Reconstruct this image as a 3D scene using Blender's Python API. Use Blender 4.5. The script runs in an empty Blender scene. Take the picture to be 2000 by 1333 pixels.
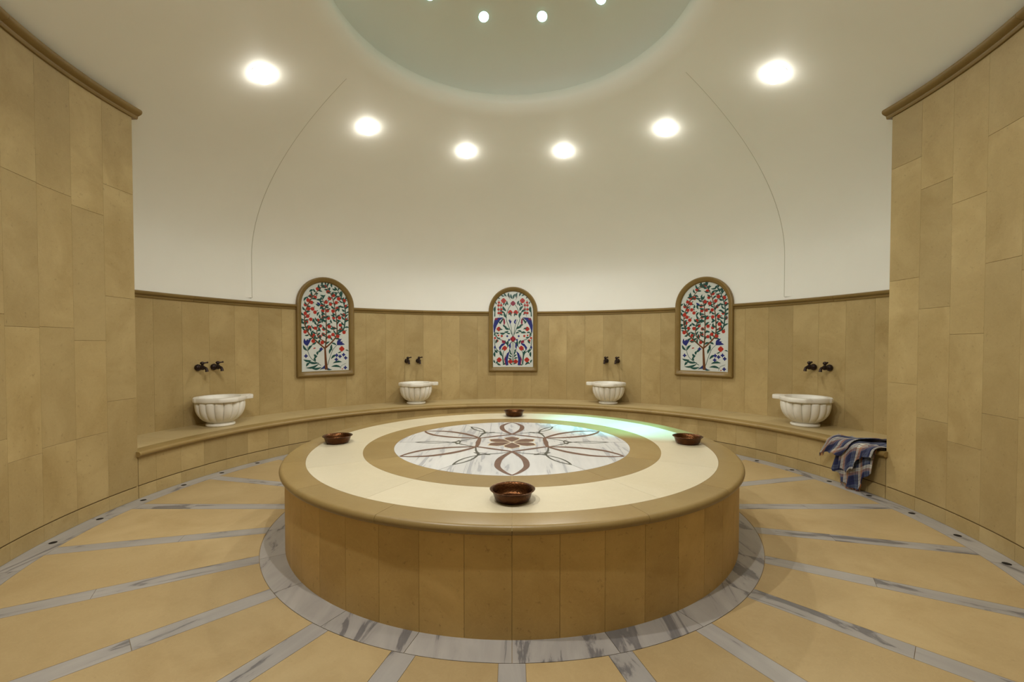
import bpy, bmesh, math, random
from math import sin, cos, pi, radians, degrees, asin, sqrt, atan2
from mathutils import Vector, Matrix

scene = bpy.context.scene
COL = scene.collection
rng = random.Random(11)

# ------------------------------------------------------------------ sizes (metres)
R_WALL = 3.0        # tall stone walls and bench front
R_BACK = 3.63       # back wall of the bathing apse
Z_SEAT = 0.382
Z_PLAT = 0.4935
Z_DADO = 1.752
Z_TALL = 3.03
AZ_P = 86.85        # azimuth where the tall walls stop and the apse begins
AZ_END = 136.0      # azimuth where the tall walls stop behind the photographer
DOME_Z0, DOME_B, DOME_R = 2.25, 1.578, 3.63
NECK_R, NECK_Z = 1.36, 3.87


def P(az, r, z):
    a = radians(az)
    return (r * sin(a), r * cos(a), z)


def dome_r(z):
    if z < DOME_Z0:
        return DOME_R
    return DOME_R * sqrt(max(0.0, 1 - ((z - DOME_Z0) / DOME_B) ** 2))


def dome_z(r):
    return DOME_Z0 + DOME_B * sqrt(max(0.0, 1 - (r / DOME_R) ** 2))


# ------------------------------------------------------------------ node helpers
def new_mat(name):
    m = bpy.data.materials.new(name)
    m.use_nodes = True
    nt = m.node_tree
    nt.nodes.clear()
    out = nt.nodes.new('ShaderNodeOutputMaterial')
    b = nt.nodes.new('ShaderNodeBsdfPrincipled')
    nt.links.new(b.outputs[0], out.inputs[0])
    return m, nt, b


def N(nt, kind, **kw):
    n = nt.nodes.new(kind)
    for k, v in kw.items():
        setattr(n, k, v)
    return n


def L(nt, a, b):
    nt.links.new(a, b)


def noise(nt, vec, scale, detail=4, rough=0.55, dist=0.0):
    n = N(nt, 'ShaderNodeTexNoise')
    n.inputs['Scale'].default_value = scale
    n.inputs['Detail'].default_value = detail
    n.inputs['Roughness'].default_value = rough
    n.inputs['Distortion'].default_value = dist
    if vec is not None:
        L(nt, vec, n.inputs['Vector'])
    return n.outputs['Fac']


def ramp(nt, fac, stops, interp='LINEAR'):
    r = N(nt, 'ShaderNodeValToRGB')
    r.color_ramp.interpolation = interp
    els = r.color_ramp.elements
    while len(els) < len(stops):
        els.new(0.5)
    for e, (p, c) in zip(els, stops):
        e.position = p
        e.color = (*c, 1) if len(c) == 3 else c
    if fac is not None:
        L(nt, fac, r.inputs[0])
    return r.outputs[0]


def mix(nt, fac, a, b, mode='MIX'):
    m = N(nt, 'ShaderNodeMix', data_type='RGBA', blend_type=mode)
    for sock, v in ((m.inputs[0], fac), (m.inputs[6], a), (m.inputs[7], b)):
        if isinstance(v, (int, float)):
            sock.default_value = v
        elif isinstance(v, tuple):
            sock.default_value = (*v, 1)
        else:
            L(nt, v, sock)
    return m.outputs[2]


def math_n(nt, op, a, b=None):
    m = N(nt, 'ShaderNodeMath', operation=op)
    for i, v in enumerate((a, b)):
        if v is None:
            continue
        if isinstance(v, (int, float)):
            m.inputs[i].default_value = v
        else:
            L(nt, v, m.inputs[i])
    return m.outputs[0]


def obj_coord(nt):
    return N(nt, 'ShaderNodeTexCoord').outputs['Object']


def tone_attr(nt):
    a = N(nt, 'ShaderNodeAttribute')
    a.attribute_name = 'tone'
    return a.outputs['Fac']


def shifted(nt, vec, tone):
    """move the pattern per slab so that neighbouring slabs do not continue each other"""
    comb = N(nt, 'ShaderNodeCombineXYZ')
    v = math_n(nt, 'MULTIPLY', tone, 37.0)
    L(nt, v, comb.inputs[0])
    L(nt, v, comb.inputs[2])
    a = N(nt, 'ShaderNodeVectorMath', operation='ADD')
    L(nt, vec, a.inputs[0])
    L(nt, comb.outputs[0], a.inputs[1])
    return a.outputs[0]


def bump(nt, bsdf, h, strength, dist=0.002):
    b = N(nt, 'ShaderNodeBump')
    b.inputs['Strength'].default_value = strength
    b.inputs['Distance'].default_value = dist
    L(nt, h, b.inputs['Height'])
    L(nt, b.outputs[0], bsdf.inputs['Normal'])


def limestone(name, light, dark, rough=0.42, spread=0.20, scale=2.4, fleck=0.35, spec=0.35):
    m, nt, b = new_mat(name)
    t = tone_attr(nt)
    v = shifted(nt, obj_coord(nt), t)
    n1 = noise(nt, v, scale, 6, 0.6, 0.6)
    c = ramp(nt, n1, [(0.30, dark), (0.66, light)])
    big = noise(nt, v, 0.9, 2, 0.5)
    c = mix(nt, ramp(nt, big, [(0.42, (0, 0, 0)), (0.60, (0.55, 0.55, 0.55))]), c, tuple(0.5 * (x + y) * 0.88 for x, y in zip(light, dark)))
    n2 = noise(nt, v, scale * 16, 5, 0.7)
    fl = ramp(nt, n2, [(0.30, (1, 1, 1)), (0.39, (0, 0, 0))])
    c = mix(nt, math_n(nt, 'MULTIPLY', fl, fleck), c, tuple(x * 0.55 for x in dark))
    n3 = noise(nt, v, scale * 6, 8, 0.75, 1.5)
    veil = ramp(nt, n3, [(0.47, (0, 0, 0)), (0.5, (1, 1, 1)), (0.53, (0, 0, 0))])
    c = mix(nt, math_n(nt, 'MULTIPLY', veil, 0.14), c, tuple(min(1, x * 1.25) for x in light))
    br = math_n(nt, 'ADD', math_n(nt, 'MULTIPLY', t, spread), 1 - spread * 0.5)
    g = N(nt, 'ShaderNodeCombineColor')
    for i in range(3):
        L(nt, br, g.inputs[i])
    c = mix(nt, 1.0, c, g.outputs[0], 'MULTIPLY')
    L(nt, c, b.inputs['Base Color'])
    b.inputs['Roughness'].default_value = rough
    b.inputs['Specular IOR Level'].default_value = spec
    bump(nt, b, n2, 0.06)
    return m


def veined(name, base, vein, stretch=(1, 1, 1), scale=3.0, amount=0.8, rough=0.35, rot=0.5, soft=0.12, use_st=False):
    m, nt, b = new_mat(name)
    t = tone_attr(nt)
    src = obj_coord(nt)
    if use_st:
        sa = N(nt, 'ShaderNodeAttribute')
        sa.attribute_name = 'st'
        src = sa.outputs['Vector']
    v = shifted(nt, src, t)
    mp = N(nt, 'ShaderNodeMapping')
    mp.inputs['Scale'].default_value = stretch
    mp.inputs['Rotation'].default_value = (0, 0, rot)
    L(nt, v, mp.inputs['Vector'])
    n1 = noise(nt, mp.outputs[0], scale, 7, 0.62, 0.9)
    s = ramp(nt, n1, [(0.5 - soft * 2, (0, 0, 0)), (0.5 + soft, (0.25, 0.25, 0.25)), (0.5 + soft * 1.6, (1, 1, 1)), (0.95, (0.4, 0.4, 0.4))])
    n2 = noise(nt, v, 2.2, 3, 0.5)
    cl = ramp(nt, n2, [(0.25, tuple(x * 0.84 for x in base)), (0.75, base)])
    c = mix(nt, math_n(nt, 'MULTIPLY', s, amount), cl, vein)
    L(nt, c, b.inputs['Base Color'])
    b.inputs['Roughness'].default_value = rough
    b.inputs['Specular IOR Level'].default_value = 0.4
    return m


def plain(name, col, rough=0.5, metal=0.0, spec=0.4, nz=0.0, nscale=20.0, bmp=0.0):
    m, nt, b = new_mat(name)
    if nz or bmp:
        n = noise(nt, obj_coord(nt), nscale, 4, 0.6)
        c = ramp(nt, n, [(0.3, tuple(x * (1 - nz) for x in col)), (0.7, tuple(min(1, x * (1 + nz)) for x in col))])
        L(nt, c, b.inputs['Base Color'])
        if bmp:
            bump(nt, b, n, bmp)
    else:
        b.inputs['Base Color'].default_value = (*col, 1)
    b.inputs['Roughness'].default_value = rough
    b.inputs['Metallic'].default_value = metal
    b.inputs['Specular IOR Level'].default_value = spec
    return m


def glow(name, col, strength):
    m, nt, b = new_mat(name)
    b.inputs['Base Color'].default_value = (0.9, 0.9, 0.9, 1)
    b.inputs['Emission Color'].default_value = (*col, 1)
    b.inputs['Emission Strength'].default_value = strength
    return m


M = {}
M['slab'] = limestone('cream limestone slab', (0.47, 0.356, 0.168), (0.335, 0.237, 0.095), spread=0.15, fleck=0.5)
M['drum'] = limestone('tan limestone slab', (0.62, 0.43, 0.165), (0.46, 0.30, 0.10), rough=0.5, fleck=0.6)
M['seat'] = limestone('pale limestone seat', (0.50, 0.395, 0.205), (0.42, 0.315, 0.15), spread=0.1)
M['trim'] = limestone('brown limestone moulding', (0.25, 0.165, 0.052), (0.19, 0.12, 0.034), rough=0.38, spread=0.14, fleck=0.2)
M['ring'] = limestone('brown limestone ring', (0.315, 0.222, 0.087), (0.25, 0.165, 0.056), rough=0.33, spread=0.14, fleck=0.25)
M['nose'] = limestone('brown limestone nosing', (0.33, 0.228, 0.085), (0.26, 0.172, 0.055), rough=0.35, spread=0.12, fleck=0.2)
M['crease_shade'] = plain('grey joint in plaster', (0.50, 0.48, 0.40), 0.7)  # grey carries the shade of the arch crease as colour
M['cream'] = limestone('ivory marble ring', (0.63, 0.565, 0.41), (0.58, 0.51, 0.35), rough=0.3, spread=0.08, fleck=0.05)
M['floor'] = limestone('honey limestone paving', (0.46, 0.345, 0.178), (0.365, 0.257, 0.12), rough=0.4, spread=0.14, scale=2.6, fleck=0.2)
M['strip'] = veined('grey veined marble paving', (0.40, 0.375, 0.345), (0.105, 0.10, 0.105), (7.0, 1.3, 1), 1.25, 0.85, 0.36, 0.32, 0.07, True)
M['medal'] = veined('white veined marble', (0.66, 0.66, 0.64), (0.27, 0.28, 0.31), (9.0, 0.8, 1), 1.3, 0.7, 0.3, 1.15, 0.05)
M['basin'] = veined('white marble of the basins', (0.88, 0.85, 0.76), (0.50, 0.48, 0.42), (1, 1, 1), 6.0, 0.35, 0.4)
M['grout'] = plain('brown grout', (0.27, 0.19, 0.09), 0.8, nz=0.1)
M['lightgrout'] = plain('cream grout', (0.62, 0.48, 0.26), 0.8, nz=0.1)
M['groove'] = plain('dark shadow gap', (0.13, 0.085, 0.03), 0.9)
M['inlay_brown'] = plain('red brown marble inlay', (0.125, 0.058, 0.030), 0.45, nz=0.18, nscale=30)
M['inlay_green'] = plain('dark green marble inlay', (0.060, 0.062, 0.045), 0.4, nz=0.18, nscale=30)
M['bronze'] = plain('blackened bronze', (0.035, 0.022, 0.018), 0.42, 0.7)
M['hole_shade'] = plain('dark drain hole', (0.02, 0.017, 0.013), 0.8, spec=0.1)
M['trimring'] = plain('white enamel rim', (0.75, 0.74, 0.68), 0.4)

# white sealed plaster, softly glossy
m, nt, b = new_mat('sealed white plaster')
n = noise(nt, obj_coord(nt), 1.3, 4, 0.6)
c = ramp(nt, n, [(0.3, (0.86, 0.855, 0.80)), (0.7, (0.89, 0.885, 0.83))])
L(nt, c, b.inputs['Base Color'])
b.inputs['Roughness'].default_value = 0.38
b.inputs['Specular IOR Level'].default_value = 0.35
bump(nt, b, noise(nt, obj_coord(nt), 26, 3, 0.6), 0.10, 0.004)
M['plaster'] = m

# hammered copper
m, nt, b = new_mat('hammered copper')
vo = N(nt, 'ShaderNodeTexVoronoi')
vo.inputs['Scale'].default_value = 130
L(nt, obj_coord(nt), vo.inputs['Vector'])
n = noise(nt, obj_coord(nt), 18, 4, 0.6)
c = ramp(nt, n, [(0.3, (0.055, 0.020, 0.007)), (0.7, (0.115, 0.045, 0.014))])
L(nt, c, b.inputs['Base Color'])
b.inputs['Metallic'].default_value = 0.9
b.inputs['Roughness'].default_value = 0.3
bump(nt, b, vo.outputs['Distance'], 0.35, 0.003)
M['copper'] = m

# tile glaze colours
M['glaze'] = plain('white tile glaze', (0.60, 0.63, 0.60), 0.22, spec=0.5, nz=0.03, nscale=9)
M['red'] = plain('coral red glaze', (0.40, 0.035, 0.022), 0.25, nz=0.2, nscale=60)
M['teal'] = plain('dark green glaze', (0.018, 0.075, 0.065), 0.25, nz=0.25, nscale=60)
M['cobalt'] = plain('cobalt blue glaze', (0.020, 0.028, 0.17), 0.25, nz=0.25, nscale=60)
M['bark'] = plain('brown bark glaze', (0.13, 0.045, 0.015), 0.3, nz=0.2, nscale=60)
M['maroon'] = plain('maroon glaze', (0.22, 0.02, 0.05), 0.25, nz=0.2, nscale=60)

# plaid cotton: warp and weft stripes from the cloth's own coordinates
m, nt, b = new_mat('plaid cotton')
uv = N(nt, 'ShaderNodeUVMap')
sep = N(nt, 'ShaderNodeSeparateXYZ')
L(nt, uv.outputs[0], sep.inputs[0])
NAVY, SLATE, WHITE, GREY = (0.018, 0.021, 0.065), (0.085, 0.105, 0.165), (0.66, 0.63, 0.55), (0.13, 0.125, 0.125)
base, orange, black = [], [], []
K0, K1 = (0, 0, 0), (1, 1, 1)


def lines(at, wd):
    st = [(0.0, K0)]
    for a in at:
        st += [(a, K1), (a + wd, K0)]
    return st


for i, per in ((0, 0.215), (1, 0.205)):
    f = math_n(nt, 'FRACT', math_n(nt, 'DIVIDE', sep.outputs[i], per))
    base.append(ramp(nt, f, [(0.0, NAVY), (0.26, SLATE), (0.46, NAVY), (0.54, WHITE), (0.70, GREY), (0.76, SLATE), (0.86, NAVY)], 'CONSTANT'))
    orange.append(ramp(nt, f, lines((0.71, 0.755, 0.80), 0.018), 'CONSTANT'))
    black.append(ramp(nt, f, lines((0.10, 0.33, 0.55, 0.615, 0.665, 0.95), 0.014), 'CONSTANT'))
c = mix(nt, 0.5, base[0], base[1])
for q, k in zip(orange, (0.8, 0.45)):
    c = mix(nt, math_n(nt, 'MULTIPLY', q, k), c, (0.50, 0.18, 0.025))
for q in black:
    c = mix(nt, math_n(nt, 'MULTIPLY', q, 0.75), c, (0.010, 0.010, 0.018))
L(nt, c, b.inputs['Base Color'])
b.inputs['Roughness'].default_value = 0.9
b.inputs['Specular IOR Level'].default_value = 0.1
b.inputs['Sheen Weight'].default_value = 0.15
M['plaid'] = m

M['fr_o'] = plain('orange cotton thread', (0.40, 0.13, 0.03), 0.9)
M['fr_n'] = plain('navy cotton thread', (0.025, 0.027, 0.07), 0.9)
M['lamp'] = glow('warm lamp glass', (1.0, 0.97, 0.88), 20.0)
M['cyan'] = glow('turquoise lamp glass', (0.38, 1.0, 0.86), 7.0)


# ------------------------------------------------------------------ mesh helpers
class MB:
    def __init__(self):
        self.v, self.f, self.mi, self.tone, self.mats, self.st = [], [], [], [], [], []
        self.smooth = True

    def mat(self, m):
        if m not in self.mats:
            self.mats.append(m)
        return self.mats.index(m)

    def add(self, verts, faces, m, tone=None, st=None):
        o = len(self.v)
        self.v.extend(verts)
        self.st.extend(st if st else [(p[0], p[1], p[2]) for p in verts])
        i = self.mat(m)
        t = rng.random() if tone is None else tone
        for f in faces:
            self.f.append([o + k for k in f])
            self.mi.append(i)
            self.tone.append(t)

    def grid(self, rows, m, tone=None, close_u=False, close_v=False, flip=False):
        nr, nc = len(rows), len(rows[0])
        verts = [p for r in rows for p in r]
        faces = []
        for i in range(nr if close_v else nr - 1):
            for j in range(nc if close_u else nc - 1):
                a = i * nc + j
                b2 = i * nc + (j + 1) % nc
                c2 = ((i + 1) % nr) * nc + (j + 1) % nc
                d = ((i + 1) % nr) * nc + j
                faces.append((a, d, c2, b2) if flip else (a, b2, c2, d))
        self.add(verts, faces, m, tone)

    def lathe(self, prof, m, n=48, rfun=None, center=(0, 0, 0), tone=None):
        rows = []
        for (r, z) in prof:
            row = []
            for k in range(n):
                a = 2 * pi * k / n
                rr = r if rfun is None else rfun(r, z, a)
                row.append((center[0] + rr * cos(a), center[1] + rr * sin(a), center[2] + z))
            rows.append(row)
        self.grid(rows, m, tone, close_u=True)

    def build(self, name, parent=None, angle=35, fix=True):
        me = bpy.data.meshes.new(name)
        me.from_pydata(self.v, [], self.f)
        for mt in self.mats:
            me.materials.append(mt)
        me.polygons.foreach_set('material_index', self.mi)
        at = me.attributes.new('tone', 'FLOAT', 'FACE')
        at.data.foreach_set('value', self.tone)
        a2 = me.attributes.new('st', 'FLOAT_VECTOR', 'POINT')
        a2.data.foreach_set('vector', [c for p in self.st for c in p])
        if fix:
            bm = bmesh.new()
            bm.from_mesh(me)
            bmesh.ops.recalc_face_normals(bm, faces=bm.faces)
            bm.to_mesh(me)
            bm.free()
        me.polygons.foreach_set('use_smooth', [True] * len(me.polygons))
        me.set_sharp_from_angle(angle=radians(angle))
        me.update()
        o = bpy.data.objects.new(name, me)
        COL.objects.link(o)
        if parent is not None:
            o.parent = parent
        return o


def frange(a, b, step):
    n = max(1, int(math.ceil(abs(b - a) / step - 1e-6)))
    return [a + (b - a) * i / n for i in range(n + 1)]


def sweep(mb, prof, a0, a1, m, tone=None, step=1.0, caps=True, closed=True):
    """prof: list of (r,z), swept around the room axis from azimuth a0 to a1"""
    azs = frange(a0, a1, step)
    full = abs(a1 - a0) >= 359.99
    if full:
        azs = azs[:-1]
    rows = [[P(a, r, z) for (r, z) in prof] for a in azs]
    t = rng.random() if tone is None else tone
    mb.grid(rows, m, t, close_u=closed, close_v=full)
    if caps and closed and not full:
        n = len(prof)
        mb.add(rows[0], [tuple(range(n))], m, t)
        mb.add(rows[-1], [tuple(reversed(range(n)))], m, t)


def box_prof(r0, r1, z0, z1, bev=0.0, bev_at=()):
    return [(r0, z0), (r1, z0), (r1, z1), (r0, z1)]


def wall_tile(mb, a0, a1, r, z0, z1, m, gap=0.0012, thick=0.012, step=1.2, tone=None):
    """one slab on a curved wall, face towards the room axis"""
    g = degrees(gap * 0.5 / r)
    e = 0.0012
    prof = [(r + thick, z0 + gap / 2), (r + e, z0 + gap / 2), (r, z0 + gap / 2 + e), (r, z1 - gap / 2 - e), (r + e, z1 - gap / 2), (r + thick, z1 - gap / 2)]
    sweep(mb, prof, a0 + g, a1 - g, m, tone, step, caps=True, closed=True)


def drum_tile(mb, a0, a1, r, z0, z1, m, gap=0.002, thick=0.012, step=1.2):
    g = degrees(gap * 0.5 / r)
    sweep(mb, [(r - thick, z0), (r, z0), (r, z1), (r - thick, z1)], a0 + g, a1 - g, m, None, step)


def flat_tile(mb, a0, a1, r0, r1, z, m, gap=0.002, thick=0.01, step=1.5, tone=None, rgap=None):
    """one flat slab between two radii, its sides parallel to the seams"""
    t = rng.random() if tone is None else tone

    def az(a, r, s):
        return a + s * degrees(asin(gap * 0.5 / r))
    rgap = min(gap, 0.002) if rgap is None else rgap
    ri, ro = r0 + rgap / 2, r1 - rgap / 2
    inner = [P(a, ri, z) for a in frange(az(a0, ri, 1), az(a1, ri, -1), step)]
    outer = [P(a, ro, z) for a in frange(az(a0, ro, 1), az(a1, ro, -1), step)]
    k = min(len(inner), len(outer))
    n = max(len(inner), len(outer))
    inner = [P(az(a0, ri, 1) + (az(a1, ri, -1) - az(a0, ri, 1)) * i / (n - 1), ri, z) for i in range(n)]
    outer = [P(az(a0, ro, 1) + (az(a1, ro, -1) - az(a0, ro, 1)) * i / (n - 1), ro, z) for i in range(n)]
    mb.grid([inner, outer], m, t)
    loop = inner + outer[::-1]
    low = [(p[0], p[1], p[2] - thick) for p in loop]
    kk = len(loop)
    mb.add(loop + low, [(i, (i + 1) % kk, kk + (i + 1) % kk, kk + i) for i in range(kk)], m, t)


def disc_sheet(mb, r0, r1, z, m, n=96):
    mb.grid([[P(360 * k / n, r, z) for k in range(n)] for r in (r0, r1)], m, 0.5, close_u=True)


def empty(name, loc=(0, 0, 0), rz=0.0):
    o = bpy.data.objects.new(name, None)
    o.empty_display_size = 0.1
    o.location = loc
    o.rotation_euler = (0, 0, rz)
    COL.objects.link(o)
    return o


def tag(o, label=None, cat=None, group=None, kind=None):
    for k, v in (('label', label), ('category', cat), ('group', group), ('kind', kind)):
        if v:
            o[k] = v
    return o


def struct(o, label=None):
    o['kind'] = 'structure'
    if label:
        o['label'] = label
    return o


def copy_tree(o, parent=None):
    c = o.copy()
    COL.objects.link(c)
    if parent is not None:
        c.parent = parent
    for ch in list(o.children):
        copy_tree(ch, c)
    return c


# ------------------------------------------------------------------ floor
STRIP_HALF = 0.053
R_RING_IN, R_RING_OUT, R_BORDER = 1.548, 1.684, 2.865
mb = MB()
disc_sheet(mb, 1.40, 3.72, -0.003, M['grout'], 144)
disc_sheet(mb, 1.40, 3.72, -0.06, M['grout'], 48)
# marble ring round the platform
for k in range(24):
    flat_tile(mb, 15 * k, 15 * (k + 1), R_RING_IN - 0.03, R_RING_OUT, 0.0, M['strip'], 0.0025)
# 24 grey strips and the honey slabs between them
for k in range(24):
    a = 15 * k
    t = rng.random()
    c0, s0 = cos(radians(a)), sin(radians(a))

    def S(u, r):
        y = sqrt(max(0, r * r - u * u))
        return (y * s0 + u * c0, y * c0 - u * s0, 0.0)
    ri, ro = R_RING_OUT + 0.0012, R_BORDER - 0.0012
    cuts = [ri, rng.uniform(2.1, 2.45), ro]
    for c1, c2 in zip(cuts, cuts[1:]):
        h = STRIP_HALF - 0.001
        top = [S(-h, c1 + 0.001), S(h, c1 + 0.001), S(h, c2 - 0.001), S(-h, c2 - 0.001)]
        low = [(p[0], p[1], -0.01) for p in top]
        mb.add(top + low, [(0, 1, 2, 3)] + [(i, (i + 1) % 4, 4 + (i + 1) % 4, 4 + i) for i in range(4)], M['strip'], rng.random(), [(-h, c1, 0), (h, c1, 0), (h, c2, 0), (-h, c2, 0)] * 2)
    # slab sector from strip k to strip k + 1
    flat_tile(mb, a, a + 15, ri, ro, 0.0, M['floor'], 2 * STRIP_HALF + 0.002)
# grey border against the walls
for k in range(48):
    flat_tile(mb, 7.5 * k + 2.7, 7.5 * k + 10.2, R_BORDER, 3.06, 0.0, M['strip'], 0.0025)
struct(mb.build('floor'), 'honey limestone floor with radiating grey marble strips')

# ------------------------------------------------------------------ tall stone walls at both sides
COLW = 5.0


def pier(name, sgn, label):
    mb = MB()
    az = [AZ_P]
    az.append(AZ_P + 4.9)
    while az[-1] < AZ_END - COLW:
        az.append(az[-1] + COLW + rng.uniform(-0.15, 0.15))
    az.append(AZ_END)
    # backing
    sweep(mb, [(R_WALL + 0.006, 0.0), (R_WALL + 0.1, 0.0), (R_WALL + 0.1, Z_TALL), (R_WALL + 0.006, Z_TALL)], sgn * (AZ_P + 0.1), sgn * (AZ_END - 0.1), M['grout'], 0.5)
    for a0, a1 in zip(az, az[1:]):
        z = 0.106
        zs = [z]
        z = rng.uniform(0.5, 0.95)
        while z < Z_TALL - 0.3:
            zs.append(z)
            z += rng.uniform(0.62, 0.95)
        zs.append(Z_TALL)
        for z0, z1 in zip(zs, zs[1:]):
            lo, hi = (a0, a1) if sgn > 0 else (-a1, -a0)
            wall_tile(mb, lo, hi, R_WALL, z0, z1, M['slab'])
    # end faces of the wall (towards the apse and towards the entrance)
    for a in (AZ_P, AZ_END):
        s2 = 1 if a == AZ_END else -1
        a2 = a + s2 * 0.02
        sweep(mb, [(R_WALL + 0.002, 0), (R_BACK + 0.05, 0), (R_BACK + 0.05, Z_TALL), (R_WALL + 0.002, Z_TALL)], sgn * (a2 - 0.25 * s2), sgn * a2, M['slab'])
    o = mb.build(name)
    struct(o, label)
    # skirting course below the shadow gap
    mb = MB()
    for a0, a1 in zip(az, az[1:]):
        lo, hi = (a0, a1) if sgn > 0 else (-a1, -a0)
        wall_tile(mb, lo, hi, R_WALL - 0.001, 0.0, 0.099, M['slab'], thick=0.02)
    sweep(mb, [(R_WALL + 0.004, 0.097), (R_WALL + 0.03, 0.097), (R_WALL + 0.03, 0.108), (R_WALL + 0.004, 0.108)], sgn * AZ_P, sgn * AZ_END, M['groove'], 0.5)
    struct(mb.build('baseboard_left' if sgn < 0 else 'baseboard_right'))
    # crowning moulding
    mb = MB()
    z = Z_TALL
    prof = [(R_WALL + 0.12, z), (R_WALL - 0.012, z), (R_WALL - 0.018, z + 0.012), (R_WALL - 0.018, z + 0.022), (R_WALL - 0.030, z + 0.027), (R_WALL - 0.048, z + 0.036),
            (R_WALL - 0.055, z + 0.047), (R_WALL - 0.055, z + 0.060), (R_WALL - 0.048, z + 0.070), (R_WALL - 0.036, z + 0.074), (R_WALL + 0.12, z + 0.074)]
    ends = [AZ_P - 0.75] + [x for x in az[4::4]] + [AZ_END + 0.7]
    for a0, a1 in zip(ends, ends[1:]):
        sweep(mb, prof, sgn * (a0 + 0.015), sgn * (a1 - 0.015), M['trim'])
    struct(mb.build('trim_1' if sgn < 0 else 'trim_2'))


pier('wall_left', -1, 'tall curved limestone wall at the left')
pier('wall_right', 1, 'tall curved limestone wall at the right')

# ------------------------------------------------------------------ apse wall with stone dado
NICHES = (-43.75, 0.25, 44.9)
mb = MB()
sweep(mb, [(R_BACK + 0.006, 0.3), (R_BACK + 0.12, 0.3), (R_BACK + 0.12, Z_DADO), (R_BACK + 0.006, Z_DADO)], -AZ_P, AZ_P, M['grout'], 0.5)
az = [-AZ_P]
a = -83.3
while a < AZ_P - 2.5:
    az.append(a)
    a += 4.4
az.append(AZ_P)
for a0, a1 in zip(az, az[1:]):
    wall_tile(mb, a0, a1, R_BACK, Z_SEAT - 0.02, Z_DADO - 0.03, M['slab'], gap=0.0015)
struct(mb.build('wall_back'), 'curved limestone dado behind the bench')

mb = MB()
z = Z_DADO
prof = [(R_BACK + 0.03, z - 0.062), (R_BACK - 0.012, z - 0.062), (R_BACK - 0.016, z - 0.052), (R_BACK - 0.014, z - 0.043), (R_BACK - 0.024, z - 0.038), (R_BACK - 0.034, z - 0.028),
        (R_BACK - 0.036, z - 0.014), (R_BACK - 0.030, z - 0.003), (R_BACK - 0.020, z), (R_BACK + 0.03, z)]
HALFN = degrees(0.381 / R_BACK)
edges = [-AZ_P, NICHES[0] - HALFN, NICHES[0] + HALFN, NICHES[1] - HALFN, NICHES[1] + HALFN, NICHES[2] - HALFN, NICHES[2] + HALFN, AZ_P]
for i in range(0, 8, 2):
    lo, hi = edges[i], edges[i + 1]
    nseg = 2
    for k in range(nseg):
        sweep(mb, prof, lo + (hi - lo) * k / nseg + 0.02, lo + (hi - lo) * (k + 1) / nseg - 0.02, M['trim'])
struct(mb.build('trim_3'))

# entrance side, behind the photographer
mb = MB()
sweep(mb, [(R_BACK + 0.1, -0.02), (R_BACK + 0.2, -0.02), (R_BACK + 0.2, Z_DADO), (R_BACK + 0.1, Z_DADO)], AZ_END, 360 - AZ_END, M['slab'], 0.5)
struct(mb.build('wall_front'))

# ------------------------------------------------------------------ dome
mb = MB()
prof = [(DOME_R, Z_DADO - 0.01), (DOME_R, 2.0)]
for i in range(0, 41):
    th = (pi / 2) * i / 40 * 0.74
    prof.append((DOME_R * cos(th), DOME_Z0 + DOME_B * sin(th)))
r_e, z_e = prof[-1]
prof = [p for p in prof if p[0] > NECK_R + 0.16]
ra = prof[-1][0]
za = prof[-1][1]
# rounded lip turning up into the short neck of the cupola
for i in range(1, 9):
    th = (pi / 2) * i / 8
    prof.append((NECK_R + (ra - NECK_R) * (1 - sin(th)), za + 0.05 * sin(th * 0.6) + (0.09) * (1 - cos(th))))
prof += [(NECK_R, NECK_Z - 0.012), (NECK_R + 0.004, NECK_Z - 0.004), (NECK_R + 0.012, NECK_Z)]
prof.append((NECK_R + 0.145, NECK_Z + 0.012))
rows = [[P(360 * k / 192, r, z) for k in range(192)] for (r, z) in prof]
mb.grid(rows, M['plaster'], 0.5, close_u=True)
# the wall strip behind the photographer below the dome's springing
rows = [[P(a, DOME_R + 0.1, z) for a in frange(AZ_END, 360 - AZ_END, 2)] for z in (Z_DADO - 0.02, 2.0)]
ceil = mb.build('ceiling', angle=40)
struct(ceil, 'white plaster dome over the bath chamber')
mb = MB()
CUP_R, CUP_B, CUP_Z = NECK_R + 0.135, 0.75, NECK_Z + 0.01
prof = [(CUP_R, CUP_Z - 0.0)] + [(CUP_R * cos(pi / 2 * i / 20), CUP_Z + CUP_B * sin(pi / 2 * i / 20)) for i in range(1, 20)] + [(0.004, CUP_Z + CUP_B)]
rows = [[P(360 * k / 128, r, z) for k in range(128)] for (r, z) in prof]
mb.grid(rows, M['plaster'], 0.5, close_u=True)
mb.build('cupola', ceil)

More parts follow.
